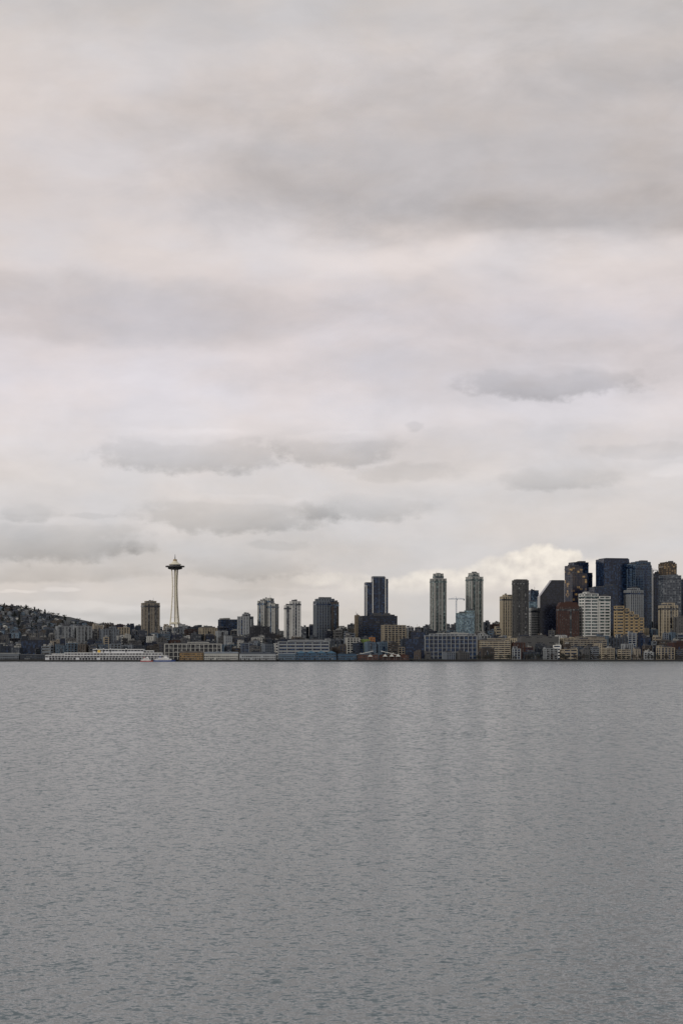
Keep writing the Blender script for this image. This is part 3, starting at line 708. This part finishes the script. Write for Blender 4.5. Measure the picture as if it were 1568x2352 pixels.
for a in hard: acc=M('MULTIPLY_ADD',mask(a[0],a[1],a[2],a[3],a[5],U1,V1,eH,.6 if (a[3]>16 and a[4]<0) else 0.0),a[4],acc)
acc=M('ADD',acc,M('MULTIPLY_ADD',nE,.26,-.13))
acc=M('ADD',acc,M('MULTIPLY_ADD',wnoise(1/110,1/46,7,.62,33,dist=.3),.11,-.055))
ramp=nd('ShaderNodeValToRGB'); cr=ramp.color_ramp
def pos(py): return math.atan((HOR-py)/F)/1.5
pts=[(1503,(196,193,190)),(1440,(205,202,198)),(1350,(214,208,203)),(1250,(214,210,208)),(1100,(220,215,213)),(900,(223,217,219)),(720,(216,209,210)),(600,(218,211,209)),(450,(212,205,203)),(200,(213,206,203)),(0,(205,201,199)),(-600,(192,193,193)),(-4200,(172,177,179))]
el=cr.elements; el[0].position=pos(1503); el[0].color=(*s2l(pts[0][1]),1); el[1].position=min(1,pos(-4200)); el[1].color=(*s2l(pts[-1][1]),1)
for py,c in pts[1:-1]:
    e=el.new(pos(py)); e.color=(*s2l(c),1)
L.new(M('MULTIPLY',Vv,1/F/1.5,None,True),ramp.inputs[0])
tn=nd('ShaderNodeMix',data_type='RGBA'); L.new(M('MULTIPLY_ADD',wnoise(1/300,1/130,4,.5,50),4.0,-1.5,True),tn.inputs[0]); tn.inputs[6].default_value=(1.018,.987,.972,1); tn.inputs[7].default_value=(.98,.985,1.012,1)
mu=nd('ShaderNodeVectorMath',operation='MULTIPLY'); L.new(ramp.outputs[0],mu.inputs[0]); L.new(tn.outputs[2],mu.inputs[1])
gt=nd('ShaderNodeMix',data_type='RGBA'); L.new(M('MULTIPLY',acc,-5,None,True),gt.inputs[0]); gt.inputs[6].default_value=(1,1,1,1); gt.inputs[7].default_value=(.988,.996,.996,1)
mu2=nd('ShaderNodeVectorMath',operation='MULTIPLY'); L.new(mu.outputs[0],mu2.inputs[0]); L.new(gt.outputs[2],mu2.inputs[1])
sc=nd('ShaderNodeVectorMath',operation='SCALE'); L.new(mu2.outputs[0],sc.inputs[0]); L.new(M('ADD',acc,1.0),sc.inputs['Scale'])
# bright cumulus bank near the horizon
nC=wnoise(1/34,1/28,5,.52,7,'Color'); sC=nd('ShaderNodeSeparateColor'); L.new(nC,sC.inputs[0])
U3=M('ADD',U,M('MULTIPLY_ADD',sC.outputs[0],34,-17)); V3=M('ADD',Vv,M('MULTIPLY_ADD',sC.outputs[1],26,-13))
bank=None
for px,py,r_,rv_,amp,s_ in ((1240,1288,58,36,1,.15),(1296,1293,48,33,1,.15),(1192,1300,46,32,.9,.2),(1340,1308,50,26,.85,.3),(1145,1308,48,28,.8,.28),(1095,1324,52,24,.75,.38),(1380,1320,50,20,.8,.3),(1240,1335,150,22,.8,.4),(1010,1333,70,26,.75,.32),(945,1348,60,22,.75,.35),(1070,1343,100,20,.7,.4),(770,1332,80,14,.4,.5),(850,1350,70,16,.45,.5)):
    m_=mask(px,py,r_,rv_,s_,U3,V3,0.0)
    m_=M('MULTIPLY',m_,amp)
    bank=m_ if bank is None else M('MAXIMUM',bank,m_)
_,vb=uv(1250,1378)
hgt=nd('ShaderNodeMapRange',interpolation_type='SMOOTHSTEP'); hgt.inputs['From Min'].default_value=vb; hgt.inputs['From Max'].default_value=vb+45; L.new(Vv,hgt.inputs['Value'])
bank=M('MULTIPLY',bank,hgt.outputs[0])
shade=M('MULTIPLY_ADD',sC.outputs[2],2.4,-.65,True)
cc=nd('ShaderNodeMix',data_type='RGBA'); L.new(shade,cc.inputs[0]); cc.inputs[6].default_value=(*s2l((218,210,203)),1); cc.inputs[7].default_value=(*s2l((250,241,229)),1)
m1=nd('ShaderNodeMix',data_type='RGBA'); L.new(bank,m1.inputs[0]); L.new(sc.outputs[0],m1.inputs[6]); L.new(cc.outputs[2],m1.inputs[7])
sky=nd('ShaderNodeTexSky',sky_type='NISHITA'); sky.sun_disc=False; sky.sun_elevation=SE; sky.sun_rotation=math.radians(225)
ss=nd('ShaderNodeVectorMath',operation='SCALE'); L.new(sky.outputs[0],ss.inputs[0]); ss.inputs['Scale'].default_value=.1
mx=nd('ShaderNodeMix',data_type='RGBA'); mx.inputs[0].default_value=.04; L.new(m1.outputs[2],mx.inputs[6]); L.new(ss.outputs[0],mx.inputs[7])
bg=nd('ShaderNodeBackground'); L.new(mx.outputs[2],bg.inputs[0]); bg.inputs[1].default_value=1.0
out=nd('ShaderNodeOutputWorld'); L.new(bg.outputs[0],out.inputs[0])
# sun
sl=bpy.data.lights.new('sun','SUN'); sl.energy=1.5; sl.angle=math.radians(10); sl.color=(1,.93,.83)
so=bpy.data.objects.new('sun',sl); coll.objects.link(so)
az=math.radians(225); dirv=Vector((math.sin(az)*math.cos(SE),math.cos(az)*math.cos(SE),math.sin(SE)))
so.rotation_euler=(-dirv).to_track_quat('-Z','Y').to_euler()
# camera
cam=bpy.data.cameras.new('camera'); co=bpy.data.objects.new('camera',cam); coll.objects.link(co)
co.location=(0,0,EYE); co.rotation_euler=(math.radians(90),0,0)
cam.sensor_fit='HORIZONTAL'; cam.sensor_width=24; cam.lens=F/1568*24; cam.shift_y=(HOR-1176)/1568
cam.clip_start=.5; cam.clip_end=40000
scene.camera=co
scene.view_settings.view_transform='Standard'; scene.view_settings.look='None'; scene.view_settings.exposure=0
